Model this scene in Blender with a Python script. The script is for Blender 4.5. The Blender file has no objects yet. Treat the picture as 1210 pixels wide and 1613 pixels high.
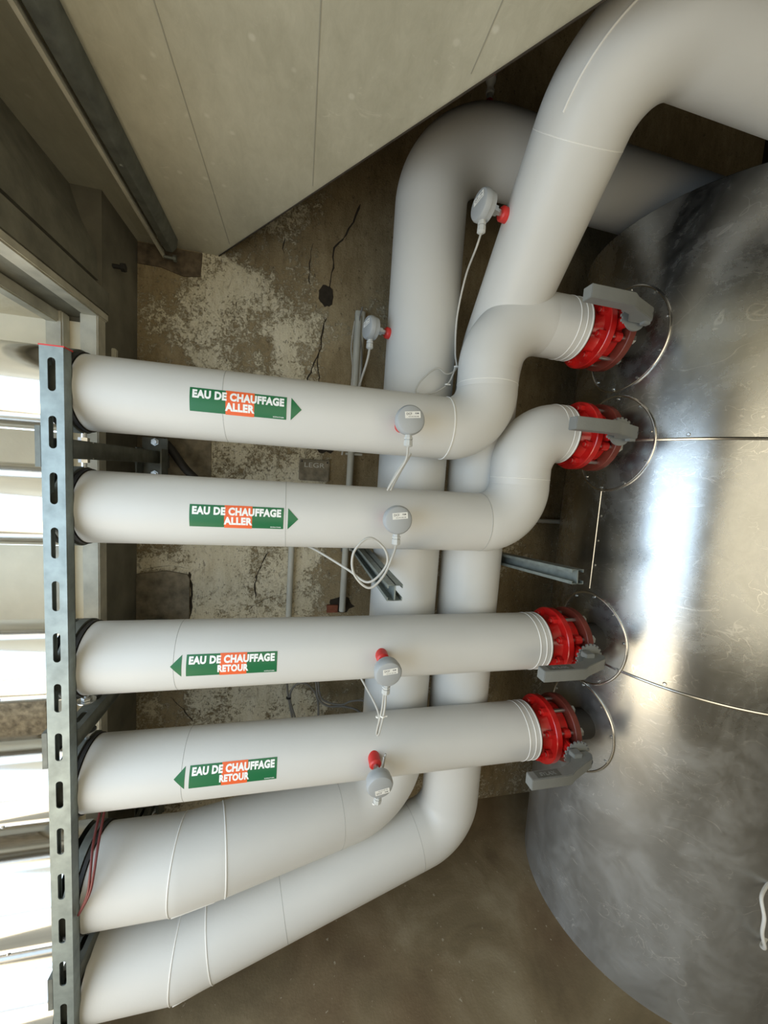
import bpy, bmesh, math, random
from mathutils import Vector, Matrix
random.seed(7)
PI = math.pi
S = bpy.context.scene
COL = S.collection

# ------------------------------------------------------------------ camera
def camera():
    cd = bpy.data.cameras.new('camera'); co = bpy.data.objects.new('camera', cd); COL.objects.link(co)
    cd.sensor_fit = 'AUTO'; cd.sensor_width = 36.0; cd.lens = 585.0/1613.0*36.0
    cd.clip_start = 0.02; cd.clip_end = 100
    X = Vector((2535, 112, 585)).normalized()          # the wall's own axes as the lens sees them
    D = Vector((-405, 6094, 585)); D = (D - X*D.dot(X)).normalized()
    Y = X.cross(D)
    R = Matrix((X, Y, -D))
    right = R @ Vector((1, 0, 0)); up = R @ Vector((0, -1, 0)); back = R @ Vector((0, 0, -1))
    m = Matrix((right, up, back)).transposed().to_4x4()
    co.matrix_world = m
    S.camera = co
camera()

# ------------------------------------------------------------------ world and lights
S.view_settings.view_transform = 'Standard'; S.view_settings.look = 'None'
S.view_settings.gamma = 1.0; S.view_settings.use_curve_mapping = False
S.view_settings.exposure = -0.06
W = bpy.data.worlds.new('sky'); S.world = W; W.use_nodes = True
wn = W.node_tree.nodes; wl = W.node_tree.links
bg = wn['Background']; bg.inputs['Strength'].default_value = 1.0
bg.inputs['Color'].default_value = (0.86, 0.92, 1.0, 1)

def area(name, loc, target, sx, sy, power, col):
    d = bpy.data.lights.new(name, 'AREA'); d.shape = 'RECTANGLE'; d.size = sx; d.size_y = sy
    d.energy = power; d.color = col
    o = bpy.data.objects.new(name, d); COL.objects.link(o); o.location = loc
    o.rotation_euler = (Vector(target)-Vector(loc)).to_track_quat('-Z', 'Y').to_euler()
    return o
area('daylight_sky', (-1.35, -0.20, -0.40), (0.3, 0.50, -0.95), 2.0, 1.6, 38, (0.56, 0.77, 1.0))
area('daylight_ground', (-1.30, -0.25, -1.62), (0.0, 0.25, 0.7), 1.9, 1.0, 26, (1.0, 0.84, 0.60))
area('front_fill', (0.55, -1.5, -0.10), (0.35, 1.2, 0.35), 2.4, 1.8, 23, (1.0, 0.90, 0.68))  # added warm fill behind the camera; no doorway is built there

# ------------------------------------------------------------------ node helpers
def new_mat(name):
    m = bpy.data.materials.new(name); m.use_nodes = True
    nt = m.node_tree; b = nt.nodes['Principled BSDF']
    return m, nt, b
def plain(name, col, rough=0.5, metal=0.0, noise=0.0, nscale=8.0, bump=0.0, bscale=60.0, spec=0.5, coat=0.0):
    m, nt, b = new_mat(name)
    b.inputs['Base Color'].default_value = (*col, 1); b.inputs['Roughness'].default_value = rough
    b.inputs['Metallic'].default_value = metal; b.inputs['Specular IOR Level'].default_value = spec
    b.inputs['Coat Weight'].default_value = coat
    tc = nt.nodes.new('ShaderNodeTexCoord')
    if noise:
        n = nt.nodes.new('ShaderNodeTexNoise'); n.inputs['Scale'].default_value = nscale; n.inputs['Detail'].default_value = 6
        nt.links.new(tc.outputs['Object'], n.inputs['Vector'])
        r = nt.nodes.new('ShaderNodeMapRange'); r.inputs[1].default_value = .3; r.inputs[2].default_value = .7
        r.inputs[3].default_value = 1-noise; r.inputs[4].default_value = 1+noise*.6
        nt.links.new(n.outputs['Fac'], r.inputs[0])
        mx = nt.nodes.new('ShaderNodeVectorMath'); mx.operation = 'SCALE'; mx.inputs[0].default_value = col
        nt.links.new(r.outputs[0], mx.inputs['Scale']); nt.links.new(mx.outputs[0], b.inputs['Base Color'])
    if bump:
        n2 = nt.nodes.new('ShaderNodeTexNoise'); n2.inputs['Scale'].default_value = bscale; n2.inputs['Detail'].default_value = 5
        nt.links.new(tc.outputs['Object'], n2.inputs['Vector'])
        bp = nt.nodes.new('ShaderNodeBump'); bp.inputs['Strength'].default_value = bump; bp.inputs['Distance'].default_value = .004
        nt.links.new(n2.outputs['Fac'], bp.inputs['Height']); nt.links.new(bp.outputs[0], b.inputs['Normal'])
    return m

class NB:
    """small helper to write node graphs"""
    def __init__(s, m): s.nt = m.node_tree; s.tc = s.nt.nodes.new('ShaderNodeTexCoord')
    def pos(s, scale=(1, 1, 1), rot=(0, 0, 0)):
        mp = s.nt.nodes.new('ShaderNodeMapping'); mp.inputs['Scale'].default_value = scale; mp.inputs['Rotation'].default_value = rot
        s.nt.links.new(s.tc.outputs['Object'], mp.inputs['Vector']); return mp.outputs[0]
    def noise(s, vec, scale, detail=6, rough=.55, dist=0):
        n = s.nt.nodes.new('ShaderNodeTexNoise'); n.inputs['Scale'].default_value = scale
        n.inputs['Detail'].default_value = detail; n.inputs['Roughness'].default_value = rough; n.inputs['Distortion'].default_value = dist
        s.nt.links.new(vec, n.inputs['Vector']); return n.outputs['Fac']
    def voro(s, vec, scale, feature='F1'):
        n = s.nt.nodes.new('ShaderNodeTexVoronoi'); n.feature = feature; n.inputs['Scale'].default_value = scale
        s.nt.links.new(vec, n.inputs['Vector']); return n.outputs['Distance']
    def ramp(s, fac, stops):
        r = s.nt.nodes.new('ShaderNodeValToRGB'); e = r.color_ramp.elements
        while len(e) < len(stops): e.new(.5)
        for i, (p, c) in enumerate(stops): e[i].position = p; e[i].color = (*c, 1) if len(c) == 3 else c
        s.nt.links.new(fac, r.inputs[0]); return r.outputs[0]
    def rng(s, fac, a, b, c=0, d=1):
        r = s.nt.nodes.new('ShaderNodeMapRange'); r.interpolation_type = 'SMOOTHSTEP'
        for i, v in ((1, a), (2, b), (3, c), (4, d)): r.inputs[i].default_value = v
        s.nt.links.new(fac, r.inputs[0]); return r.outputs[0]
    def mix(s, fac, a, b):
        m = s.nt.nodes.new('ShaderNodeMix'); m.data_type = 'RGBA'
        for sock, v in ((m.inputs[0], fac), (m.inputs[6], a), (m.inputs[7], b)):
            if isinstance(v, (int, float)): sock.default_value = v
            elif isinstance(v, tuple): sock.default_value = (*v, 1)
            else: s.nt.links.new(v, sock)
        return m.outputs[2]
    def math(s, op, a, b=0.0):
        m = s.nt.nodes.new('ShaderNodeMath'); m.operation = op
        for i, v in ((0, a), (1, b)):
            if isinstance(v, (int, float)): m.inputs[i].default_value = v
            else: s.nt.links.new(v, m.inputs[i])
        return m.outputs[0]
    def sep(s):
        n = s.nt.nodes.new('ShaderNodeSeparateXYZ'); s.nt.links.new(s.tc.outputs['Object'], n.inputs[0]); return n.outputs
    def bump(s, h, strength, dist, b):
        bp = s.nt.nodes.new('ShaderNodeBump'); bp.inputs['Strength'].default_value = strength; bp.inputs['Distance'].default_value = dist
        s.nt.links.new(h, bp.inputs['Height']); s.nt.links.new(bp.outputs[0], b.inputs['Normal'])
    def link(s, a, b): s.nt.links.new(a, b)

# ------------------------------------------------------------------ materials
def concrete_wall():
    m, nt, b = new_mat('flaking_concrete'); g = NB(m); p = g.pos()
    x, y, z = g.sep()
    n1 = g.noise(p, 2.2, 5, .6, .4); cl = g.noise(p, 4.5, 6, .6, .5); n3 = g.noise(g.pos((1, 1, .3)), 30, 6, .7)
    fine = g.noise(p, 58, 8, .78, .3); gr = g.noise(p, 150, 3, .7)
    t = g.math('ADD', g.math('MULTIPLY', n1, .5), g.math('ADD', g.math('MULTIPLY', n3, .3), g.math('MULTIPLY', gr, .2)))
    base = g.ramp(t, [(.36, (.17, .125, .062)), (.47, (.28, .215, .12)), (.56, (.39, .31, .185)), (.66, (.49, .41, .27))])
    # old limewash survives mostly left of the vertical pipes and low down
    w = g.math('ADD', g.rng(x, .02, .20, .10, -.13), g.rng(z, -.35, .25, .08, .0))
    w = g.math('ADD', w, g.rng(z, .68, .95, 0, -.07))
    w = g.math('ADD', w, g.rng(x, -.62, -.34, -.15, 0))
    mk = g.math('ADD', fine, g.math('ADD', g.math('MULTIPLY', g.math('SUBTRACT', cl, .5), .95), w))
    mask = g.rng(g.math('ADD', mk, g.math('MULTIPLY', g.math('SUBTRACT', gr, .5), .35)), .49, .64)
    lime = g.ramp(g.math('ADD', g.math('MULTIPLY', n3, .6), g.math('MULTIPLY', gr, .4)), [(.32, (.60, .525, .36)), (.5, (.77, .70, .52)), (.68, (.86, .80, .64))])
    col = g.mix(g.math('MULTIPLY', mask, .88), base, lime)
    st = g.rng(g.noise(g.pos((16, 1, .9)), 2.4, 5, .7), .60, .76)
    col = g.mix(g.math('MULTIPLY', st, .35), col, (.13, .10, .06))
    pit = g.rng(g.noise(g.pos((1.3, 1, .8)), 60, 4, .65), .61, .68)
    sp = g.rng(g.noise(g.pos((1, 1, .6)), 24, 7, .8, .8), .52, .66)
    col = g.mix(g.math('MULTIPLY', sp, .55), col, (.26, .20, .115))
    col = g.mix(g.math('MULTIPLY', pit, .6), col, (.09, .065, .04))
    g.link(col, b.inputs['Base Color']); b.inputs['Roughness'].default_value = .93; b.inputs['Specular IOR Level'].default_value = .2
    h = g.math('ADD', g.math('MULTIPLY', mask, .5), g.math('ADD', g.math('MULTIPLY', gr, .5), g.math('ADD', fine, cl)))
    g.bump(h, .8, .006, b)
    return m
def floor_mat():
    m, nt, b = new_mat('stained_floor'); g = NB(m); p = g.pos()
    n1 = g.noise(p, 3.2, 7, .6, .5); n2 = g.noise(p, 1.3, 4, .5); fine = g.noise(p, 120, 3, .7)
    c = g.ramp(n1, [(.3, (.12, .086, .045)), (.5, (.225, .170, .094)), (.66, (.33, .265, .165))])
    c = g.mix(g.rng(n2, .52, .68, 0, .4), c, (.19, .11, .055))
    sp = g.rng(g.noise(p, 55, 3, .5), .69, .74); c = g.mix(sp, c, (.42, .36, .26))
    g.link(c, b.inputs['Base Color']); b.inputs['Roughness'].default_value = .75
    g.bump(g.math('ADD', n1, g.math('MULTIPLY', fine, .4)), .4, .005, b)
    return m
def dusty_panel(name, ca, cb, rough=.55):
    m, nt, b = new_mat(name); g = NB(m); p = g.pos()
    n1 = g.noise(g.pos((1, .5, 1)), 3.0, 6, .6, .3); n2 = g.noise(g.pos((2.2, 1, 1)), 16, 7, .75, .4)
    c = g.ramp(g.math('ADD', g.math('MULTIPLY', n1, .65), g.math('MULTIPLY', n2, .35)), [(.36, ca), (.62, cb)])
    v = g.voro(p, 17); dots = g.rng(v, .06, .16, 1, 0)
    sel = g.rng(g.noise(p, 9, 2), .40, .52)
    sm = g.rng(g.noise(g.pos((1, 2.2, 1)), 13, 6, .75, 1.2), .60, .72)
    c = g.mix(g.math('MULTIPLY', g.math('MULTIPLY', dots, sel), .45), c, (.78, .75, .64))
    c = g.mix(g.math('MULTIPLY', sm, .40), c, (.74, .70, .58))
    g.link(c, b.inputs['Base Color']); b.inputs['Roughness'].default_value = rough; b.inputs['Metallic'].default_value = .15
    g.bump(n2, .12, .002, b)
    return m
def tank_metal():
    m, nt, b = new_mat('scuffed_aluminium'); g = NB(m); p = g.pos()
    n1 = g.noise(g.pos((1, 1, .8)), 5, 7, .62, .8); n2 = g.noise(g.pos((1, 1, 1)), 19, 7, .75, 1.6)
    x, y, z = g.sep()
    low = g.rng(z, .35, 1.2, 1, 0)      # dustier towards the foot (object z is measured from the floor)
    sm = g.rng(g.math('ADD', n1, g.math('MULTIPLY', g.math('SUBTRACT', n2, .5), .45)), .38, .80)
    dust = g.math('ADD', g.math('MULTIPLY', low, .38), g.math('MULTIPLY', sm, g.math('ADD', .20, g.math('MULTIPLY', low, .16))))
    c = g.mix(g.rng(n1, .3, .7), (.41, .41, .395), (.51, .51, .49))
    c = g.mix(dust, c, (.37, .372, .365))
    sc = g.rng(g.noise(g.pos((1.4, 1.4, 5), (.5, .2, 0)), 9, 8, .8, 2.0), .62, .70)
    c = g.mix(g.math('MULTIPLY', sc, .22), c, (.72, .71, .67))
    def scr(scale, rot, st, w_, off):
        q = g.noise(g.pos(st, rot), scale, 3, .5, 1.4)
        ln = g.rng(g.math('ABSOLUTE', g.math('SUBTRACT', q, off)), .0, w_, 1, 0)
        return g.math('MULTIPLY', ln, g.rng(g.noise(g.pos((1, 1, 1), rot), 4.5, 2), .50, .60))
    ss = g.math('MAXIMUM', scr(3.2, (.7, .3, .2), (1, 1, 2.5), .007, .5), scr(5.0, (-.5, .8, 1.0), (1, 1.5, 3), .007, .47))
    ss = g.math('MAXIMUM', ss, scr(8.0, (.2, -.6, .4), (1, 1, 1.6), .008, .53))
    c = g.mix(g.math('MULTIPLY', ss, .55), c, (.74, .73, .70))
    g.link(c, b.inputs['Base Color'])
    g.link(g.math('SUBTRACT', 1.0, g.math('MULTIPLY', dust, .75)), b.inputs['Metallic'])
    g.link(g.math('ADD', g.math('MULTIPLY', g.math('ADD', dust, g.math('MULTIPLY', sc, .2)), .40), .25), b.inputs['Roughness'])
    g.bump(g.math('ADD', g.noise(g.pos((1, 1, .35)), 3.2, 2, .4), g.math('MULTIPLY', n2, .03)), .30, .02, b)
    return m
M = dict(
    wall=concrete_wall(), floor=floor_mat(),
    ceil=dusty_panel('dusty_ceiling_sheet', (.44, .415, .31), (.61, .58, .455)),
    ceilseam=plain('dusty_sheet_fold', (.33, .315, .25), .6),
    plaster=plain('grey_plaster', (.19, .175, .13), .9, noise=.35, nscale=7, bump=.4, bscale=30),
    dark=plain('void_shade_concrete', (.035, .028, .02), .95, noise=.4, nscale=5, bump=.4),  # near-black colour stands in for the unlit void above the ceiling
    roomwall=plain('room_plaster', (.36, .33, .26), .9, noise=.15, nscale=4, bump=.2),
    cream=plain('cream_render', (.86, .78, .60), .9, noise=.12, nscale=6, bump=.6, bscale=28),  # light cream render, slightly mottled
    pebble=plain('pebble_dash', (.42, .35, .24), .95, noise=.6, nscale=45, bump=1, bscale=70),
    frame=plain('weathered_white_frame', (.55, .52, .42), .7, noise=.22, nscale=18, bump=.3, bscale=40),
    board=plain('grey_weathered_board', (.20, .19, .145), .85, noise=.3, nscale=16, bump=.4, bscale=50),
    white=plain('white_jacket', (.62, .615, .585), .42, noise=.03, nscale=5, bump=.035, bscale=180, spec=.35),
    seam=plain('jacket_seam_grey', (.40, .40, .38), .6),
    bead=plain('jacket_lip_white', (.80, .79, .75), .4),
    alu=plain('bright_aluminium_cladding', (.66, .655, .64), .14, 1.0, noise=.05, nscale=9),
    tank=tank_metal(),
    bright=plain('bright_metal_bead', (.80, .78, .74), .22, 1.0),
    red=plain('red_gloss_paint', (.50, .012, .010), .28, noise=.25, nscale=22, coat=.4),
    redcap=plain('bright_red_plastic', (.62, .035, .03), .4),
    rust=plain('brown_primer', (.16, .030, .018), .45, noise=.25, nscale=25),
    grey=plain('grey_coated_lever', (.26, .27, .26), .48, .25, noise=.06, nscale=20, bump=.1, bscale=150),
    galv=plain('galvanised_steel', (.27, .31, .30), .5, .6, noise=.22, nscale=35),
    galvd=plain('dull_galvanised_steel', (.17, .18, .16), .6, .5, noise=.3, nscale=28),
    zinc=plain('zinc_plated', (.62, .63, .62), .28, .95),
    box=plain('sensor_grey_plastic', (.37, .385, .39), .42, spec=.5),
    gland=plain('light_grey_nylon', (.52, .53, .51), .5),
    cable=plain('grey_cable', (.47, .46, .42), .5), cabled=plain('dark_grey_cable', (.20, .19, .17), .55),
    wirered=plain('dark_red_wire', (.16, .03, .03), .45),
    label=plain('paper_label', (.78, .77, .72), .6), ink=plain('black_ink', (.06, .06, .07), .7),
    green=plain('sticker_green', (.010, .14, .05), .35), orange=plain('sticker_orange', (.80, .13, .035), .35),
    white2=plain('sticker_white', (.86, .87, .85), .35),
    black=plain('black_rubber', (.022, .02, .018), .6), conduit=plain('grey_conduit', (.54, .53, .46), .6, noise=.1, nscale=12),
    brick=plain('exposed_brick', (.22, .07, .035), .9, noise=.3, nscale=30, bump=.6),
    crack=plain('crack_shadow_dirt', (.035, .026, .017), 1.0, noise=.3, nscale=60),
    rough=plain('rough_dark_concrete', (.13, .098, .062), .95, noise=.5, nscale=38, bump=1, bscale=70),
    patch=plain('weathered_concrete_block', (.235, .20, .14), .95, noise=.4, nscale=30, bump=1, bscale=60),
    ground=plain('outdoor_paving', (.62, .55, .42), .9, noise=.15, nscale=3),
)

# ------------------------------------------------------------------ mesh helpers
OFF = {}
def finish(bm, sharp=35):
    bmesh.ops.remove_doubles(bm, verts=bm.verts, dist=1e-6)
    bm.normal_update()
    a = math.radians(sharp)
    for f in bm.faces: f.smooth = True
    for e in bm.edges:
        if len(e.link_faces) == 2: e.smooth = e.calc_face_angle(0) < a
def obj(name, bm, mat, parent=None, local=False, sharp=35):
    """link bm as one mesh object; vertices are given in world space unless local"""
    finish(bm, sharp)
    off = OFF.get(parent, Vector()) if parent else Vector()
    if not local and off.length: bmesh.ops.translate(bm, verts=bm.verts, vec=-off)
    me = bpy.data.meshes.new(name); bm.to_mesh(me); bm.free()
    me.materials.append(M[mat] if isinstance(mat, str) else mat)
    o = bpy.data.objects.new(name, me); COL.objects.link(o)
    if parent: o.parent = parent; OFF[o] = off
    return o
def thing(name, label, cat, loc=(0, 0, 0), group=None):
    o = bpy.data.objects.new(name, None); COL.objects.link(o); o.location = loc; o.empty_display_size = .05
    o['label'] = label; o['category'] = cat
    if group: o['group'] = group
    OFF[o] = Vector(loc); return o
def tag(o, label, cat, group=None):
    o['label'] = label; o['category'] = cat
    if group: o['group'] = group
    return o
def struct(name, bm, mat, sharp=35):
    o = obj(name, bm, mat, sharp=sharp); o['kind'] = 'structure'; return o
def dup(root, loc, label, group=None):
    r = root.copy(); COL.objects.link(r); r.location = loc; r['label'] = label
    if group: r['group'] = group
    for ch in list(root.children):
        c = ch.copy(); COL.objects.link(c); c.parent = r
        for gch in ch.children:
            d = gch.copy(); COL.objects.link(d); d.parent = c
    return r
def box(bm, x0, x1, y0, y1, z0, z1, bev=0):
    r = bmesh.ops.create_cube(bm, size=1)
    vs = r['verts']
    bmesh.ops.scale(bm, vec=(abs(x1-x0), abs(y1-y0), abs(z1-z0)), verts=vs)
    bmesh.ops.translate(bm, vec=((x0+x1)/2, (y0+y1)/2, (z0+z1)/2), verts=vs)
    if bev:
        es = list({e for v in vs for e in v.link_edges})
        bmesh.ops.bevel(bm, geom=es, offset=bev, segments=2, affect='EDGES')
def B(*a, **k): bm = bmesh.new(); box(bm, *a, **k); return bm
def frame_of(t):
    t = Vector(t).normalized()
    a = Vector((0, 0, 1)) if abs(t.z) < .9 else Vector((0, 1, 0))
    u = (a - t*a.dot(t)).normalized(); return u, t.cross(u)
def sweep(bm, pts, rad, seg=16, caps=True, t0=None, t1=None):
    """tube through pts; rad a number or a list"""
    pts = [Vector(p) for p in pts]; n = len(pts)
    rad = [rad]*n if isinstance(rad, (int, float)) else rad
    tans = []
    for i in range(n):
        a = pts[max(i-1, 0)]; b = pts[min(i+1, n-1)]
        if (b-a).length < 1e-9: b = a + (tans[-1] if tans else Vector((1, 0, 0)))
        if 0 < i < n-1:
            d1 = (pts[i]-pts[i-1]); d2 = (pts[i+1]-pts[i])
            t = (d1.normalized() if d1.length > 1e-9 else Vector()) + (d2.normalized() if d2.length > 1e-9 else Vector())
            tans.append(t.normalized() if t.length else tans[-1])
        else: tans.append((b-a).normalized())
    if t0 is not None: tans[0] = Vector(t0).normalized()
    if t1 is not None: tans[-1] = Vector(t1).normalized()
    u, _ = frame_of(tans[0]); rings = []
    for i in range(n):
        t = tans[i]; u = (u - t*u.dot(t)).normalized(); w = t.cross(u)
        rings.append([bm.verts.new(pts[i] + (u*math.cos(2*PI*k/seg) + w*math.sin(2*PI*k/seg))*rad[i]) for k in range(seg)])
    for i in range(n-1):
        for k in range(seg):
            bm.faces.new((rings[i][k], rings[i][(k+1) % seg], rings[i+1][(k+1) % seg], rings[i+1][k]))
    if caps:
        bm.faces.new(list(reversed(rings[0]))); bm.faces.new(rings[-1])
def T(pts, rad, seg=16, caps=True, t0=None, t1=None): bm = bmesh.new(); sweep(bm, pts, rad, seg, caps, t0, t1); return bm
def lathe(bm, prof, origin, axis, seg=32):
    """prof: (distance along axis, radius)"""
    origin = Vector(origin); axis = Vector(axis).normalized(); u, w = frame_of(axis); rings = []
    for h, r in prof:
        c = origin + axis*h
        if r < 1e-6: rings.append([bm.verts.new(c)])
        else: rings.append([bm.verts.new(c + (u*math.cos(2*PI*k/seg) + w*math.sin(2*PI*k/seg))*r) for k in range(seg)])
    for a, b in zip(rings, rings[1:]):
        if len(a) == 1 and len(b) == 1: continue
        for k in range(seg):
            k2 = (k+1) % seg
            if len(a) == 1: bm.faces.new((a[0], b[k2], b[k]))
            elif len(b) == 1: bm.faces.new((a[k], a[k2], b[0]))
            else: bm.faces.new((a[k], a[k2], b[k2], b[k]))
    if len(rings[0]) > 1: bm.faces.new(list(reversed(rings[0])))
    if len(rings[-1]) > 1: bm.faces.new(rings[-1])
def L(prof, origin, axis, seg=32): bm = bmesh.new(); lathe(bm, prof, origin, axis, seg); bmesh.ops.recalc_face_normals(bm, faces=bm.faces); return bm
def prism(bm, poly, o, ax, ay, az, depth):
    """poly (a,b) in the plane ax, ay at o, extruded along az"""
    o = Vector(o); ax = Vector(ax); ay = Vector(ay); az = Vector(az)
    lo = [bm.verts.new(o+ax*a+ay*b) for a, b in poly]; hi = [bm.verts.new(o+ax*a+ay*b+az*depth) for a, b in poly]
    n = len(poly); bm.faces.new(lo); bm.faces.new(list(reversed(hi)))
    for i in range(n): bm.faces.new((lo[i], hi[i], hi[(i+1) % n], lo[(i+1) % n]))
def PR(*a):
    bm = bmesh.new(); prism(bm, *a); bmesh.ops.recalc_face_normals(bm, faces=bm.faces); return bm
def spline(ctrl, n=10):
    P = [Vector(p) for p in ctrl]; out = []
    for i in range(len(P)-1):
        p0 = P[max(i-1, 0)]; p1 = P[i]; p2 = P[i+1]; p3 = P[min(i+2, len(P)-1)]
        for j in range(n):
            t = j/n
            out.append(.5*((2*p1)+(-p0+p2)*t+(2*p0-5*p1+4*p2-p3)*t*t+(-p0+3*p1-3*p2+p3)*t**3))
    out.append(P[-1]); return out
def curve_fill(splines, depth):
    """flat filled outline with holes -> bmesh in XY, extruded +-depth"""
    cu = bpy.data.curves.new('tmp', 'CURVE'); cu.dimensions = '2D'; cu.fill_mode = 'BOTH'; cu.extrude = depth
    for sp in splines:
        s = cu.splines.new('POLY'); s.points.add(len(sp)-1); s.use_cyclic_u = True
        for p, (a, b) in zip(s.points, sp): p.co = (a, b, 0, 1)
    return curve_to_bm(cu)
def curve_to_bm(cu):
    o = bpy.data.objects.new('tmp', cu); COL.objects.link(o)
    dg = bpy.context.evaluated_depsgraph_get(); dg.update()
    me = bpy.data.meshes.new_from_object(o.evaluated_get(dg))
    bm = bmesh.new(); bm.from_mesh(me)
    bpy.data.objects.remove(o); bpy.data.meshes.remove(me)
    return bm
def text_bm(txt, width, height, bold=.0, depth=0.0):
    """letters scaled to exactly width x height, centred on the origin, in XY"""
    cu = bpy.data.curves.new('tmp', 'FONT'); cu.body = txt; cu.size = 1; cu.offset = bold; cu.extrude = depth
    cu.space_character = 1.0+bold*1.5; cu.resolution_u = 3
    bm = curve_to_bm(cu)
    xs = [v.co.x for v in bm.verts]; ys = [v.co.y for v in bm.verts]
    cx, cy = (min(xs)+max(xs))/2, (min(ys)+max(ys))/2; sx = width/(max(xs)-min(xs)); sy = height/(max(ys)-min(ys))
    for v in bm.verts: v.co.x = (v.co.x-cx)*sx; v.co.y = (v.co.y-cy)*sy
    return bm
def wrap_pipe(bm, x0, a0, yc, zc, r, step=.006):
    """bend a flat XY figure round a pipe that runs along X; x0 its centre, a0 the angle above the front"""
    ys = [v.co.y for v in bm.verts]; y = min(ys)+step
    while y < max(ys):
        bmesh.ops.bisect_plane(bm, geom=bm.verts[:]+bm.edges[:]+bm.faces[:], plane_co=(0, y, 0), plane_no=(0, 1, 0)); y += step
    for v in bm.verts:
        th = a0 + v.co.y/r; rr = r + v.co.z
        v.co = Vector((x0+v.co.x, yc-rr*math.cos(th), zc+rr*math.sin(th)))
    return bm

# ------------------------------------------------------------------ setting
WY = 1.66; FZ = -1.69; CZ = .815
bm = bmesh.new(); box(bm, -.63, 2.3, -1.7, WY+.0, FZ-.12, FZ); struct('floor', bm, 'floor')
bm = B(-.85, 2.5, WY, WY+.25, FZ-.12, 2.4)
struct('wall_back', bm, 'wall')
struct('ceiling', PR([(-.9, WY), (-.345, WY), (.459, .614), (1.94, -1.3), (1.94, -1.7), (-.9, -1.7)], (0, 0, CZ), (1, 0, 0), (0, 1, 0), (0, 0, 1), .035), 'ceil')
struct('ceiling_upper', B(-1.0, 2.5, -1.9, WY+.25, 2.4, 2.5), 'dark')  # unseen cover over the void, coloured dark for its shade
struct('wall_right', B(2.3, 2.5, -1.7, WY, FZ-.12, CZ), 'roomwall')
struct('wall_right_high', B(2.3, 2.5, -1.9, WY, CZ, 2.4), 'dark')  # same wall above the ceiling, darkened in colour as if unlit
struct('wall_front', B(-.63, 2.5, -1.9, -1.7, FZ-.12, CZ), 'roomwall')
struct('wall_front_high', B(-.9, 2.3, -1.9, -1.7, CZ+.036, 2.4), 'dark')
# left wall: pier beside the corner, pier behind the camera, boards above the opening
struct('wall_left_pier', B(-.85, -.63, 1.40, WY, FZ-.12, CZ), 'plaster')
struct('wall_left_near', B(-.85, -.63, -1.9, -.75, FZ-.12, CZ), 'roomwall')
struct('wall_left_high', B(-1.0, -.9, -1.9, WY, CZ, 2.4), 'dark')
struct('wall_left_upper', PR([(-.95, .43), (-.635, .43), (-.635, .53), (-.655, .532), (-.655, .548), (-.64, .55), (-.645, .64), (-.685, .72), (-.715, CZ), (-.95, CZ)], (0, -.9, 0), (1, 0, 0), (0, 0, 1), (0, 1, 0), 2.30), 'board')
struct('trim_1', B(-.66, -.612, -.75, 1.40, .425, .45, bev=.004), 'frame')
struct('trim_2', B(-.625, -.61, -.75, 1.40, .45, .515), 'board')
struct('trim_3', B(-.76, -.725, -.75, 1.385, .395, .43, bev=.004), 'frame')
wf = bmesh.new(); box(wf, -.665, -.618, 1.345, 1.395, FZ, .43, bev=.003); box(wf, -.76, -.715, 1.355, 1.395, FZ, .43, bev=.004)
struct('window_1', wf, 'frame')
struct('wall_outer', B(-3.2, -.66, 1.395, 1.6, -2.2, .415), 'cream')
struct('wall_outer_soffit', B(-1.35, -.765, -.75, 1.395, .41, .8), 'cream')
ow = bpy.data.objects['wall_outer']
for cx_, cz_, rx_, rz_ in ((-.95, .375, .05, .013), (-.735, .345, .022, .03), (-1.1, .388, .05, .008)):
    poly = [(cx_+rx_*math.cos(2*PI*i/14)*random.uniform(.6, 1), cz_+rz_*math.sin(2*PI*i/14)*random.uniform(.6, 1)) for i in range(14)]
    obj('crumbled_patch', PR(poly, (0, 1.396, 0), (1, 0, 0), (0, 0, 1), (0, -1, 0), .006), 'pebble', ow)
struct('ground_outdoor', B(-6, -.63, -4, 1.6, -2.4, -2.15), 'ground')
struct('trim_4', B(-1.5, -.79, 1.375, 1.40, -1.02, -.66), 'pebble')

# crumbling details of the back wall
def crack(pts, w=.004):
    bm = bmesh.new(); out = []
    P = spline([(x, 0, z) for x, z in pts], 5)
    for p in P[:-1]: out.append(Vector((p.x+random.uniform(-.004, .004), 0, p.z)))
    ww = [w*random.uniform(.4, 1.3) for _ in out]; ww[0] = ww[-1] = .0008
    lo = [bm.verts.new((p.x-a, WY-.0012, p.z)) for p, a in zip(out, ww)]; hi = [bm.verts.new((p.x+a, WY-.0012, p.z)) for p, a in zip(out, ww)]
    for i in range(len(out)-1): bm.faces.new((lo[i], lo[i+1], hi[i+1], hi[i]))
    return bm
wall = bpy.data.objects['wall_back']
for pts, w in (([(.20, 1.12), (.145, .99), (.10, .93), (.095, .83), (.085, .74), (.078, .70)], .004),
               ([(.078, .65), (.07, .60), (.055, .50), (.03, .43), (.01, .37)], .003),
               ([(.06, .55), (.055, .47), (.06, .40), (.058, .36)], .002),
               ([(.01, .93), (.0, .83), (.005, .76)], .002), ([(-.1, .93), (-.105, .86)], .002),
               ([(-.12, -.36), (-.15, -.43), (-.17, -.5), (-.165, -.58)], .003),
               ([(-.2, -.62), (-.12, -.57), (-.05, -.55), (.05, -.53)], .0018),
               ([(-.43, -.45), (-.425, -.55), (-.428, -.67)], .005), ([(-.6, -.44), (-.5, -.425), (-.43, -.44)], .004),
               ([(-.63, .69), (-.5, .685), (-.41, .68)], .004), ([(-.5, -1.0), (-.45, -1.06), (-.40, -1.13)], .003)):
    obj('crack', crack(pts, w), 'crack', wall)
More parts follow.
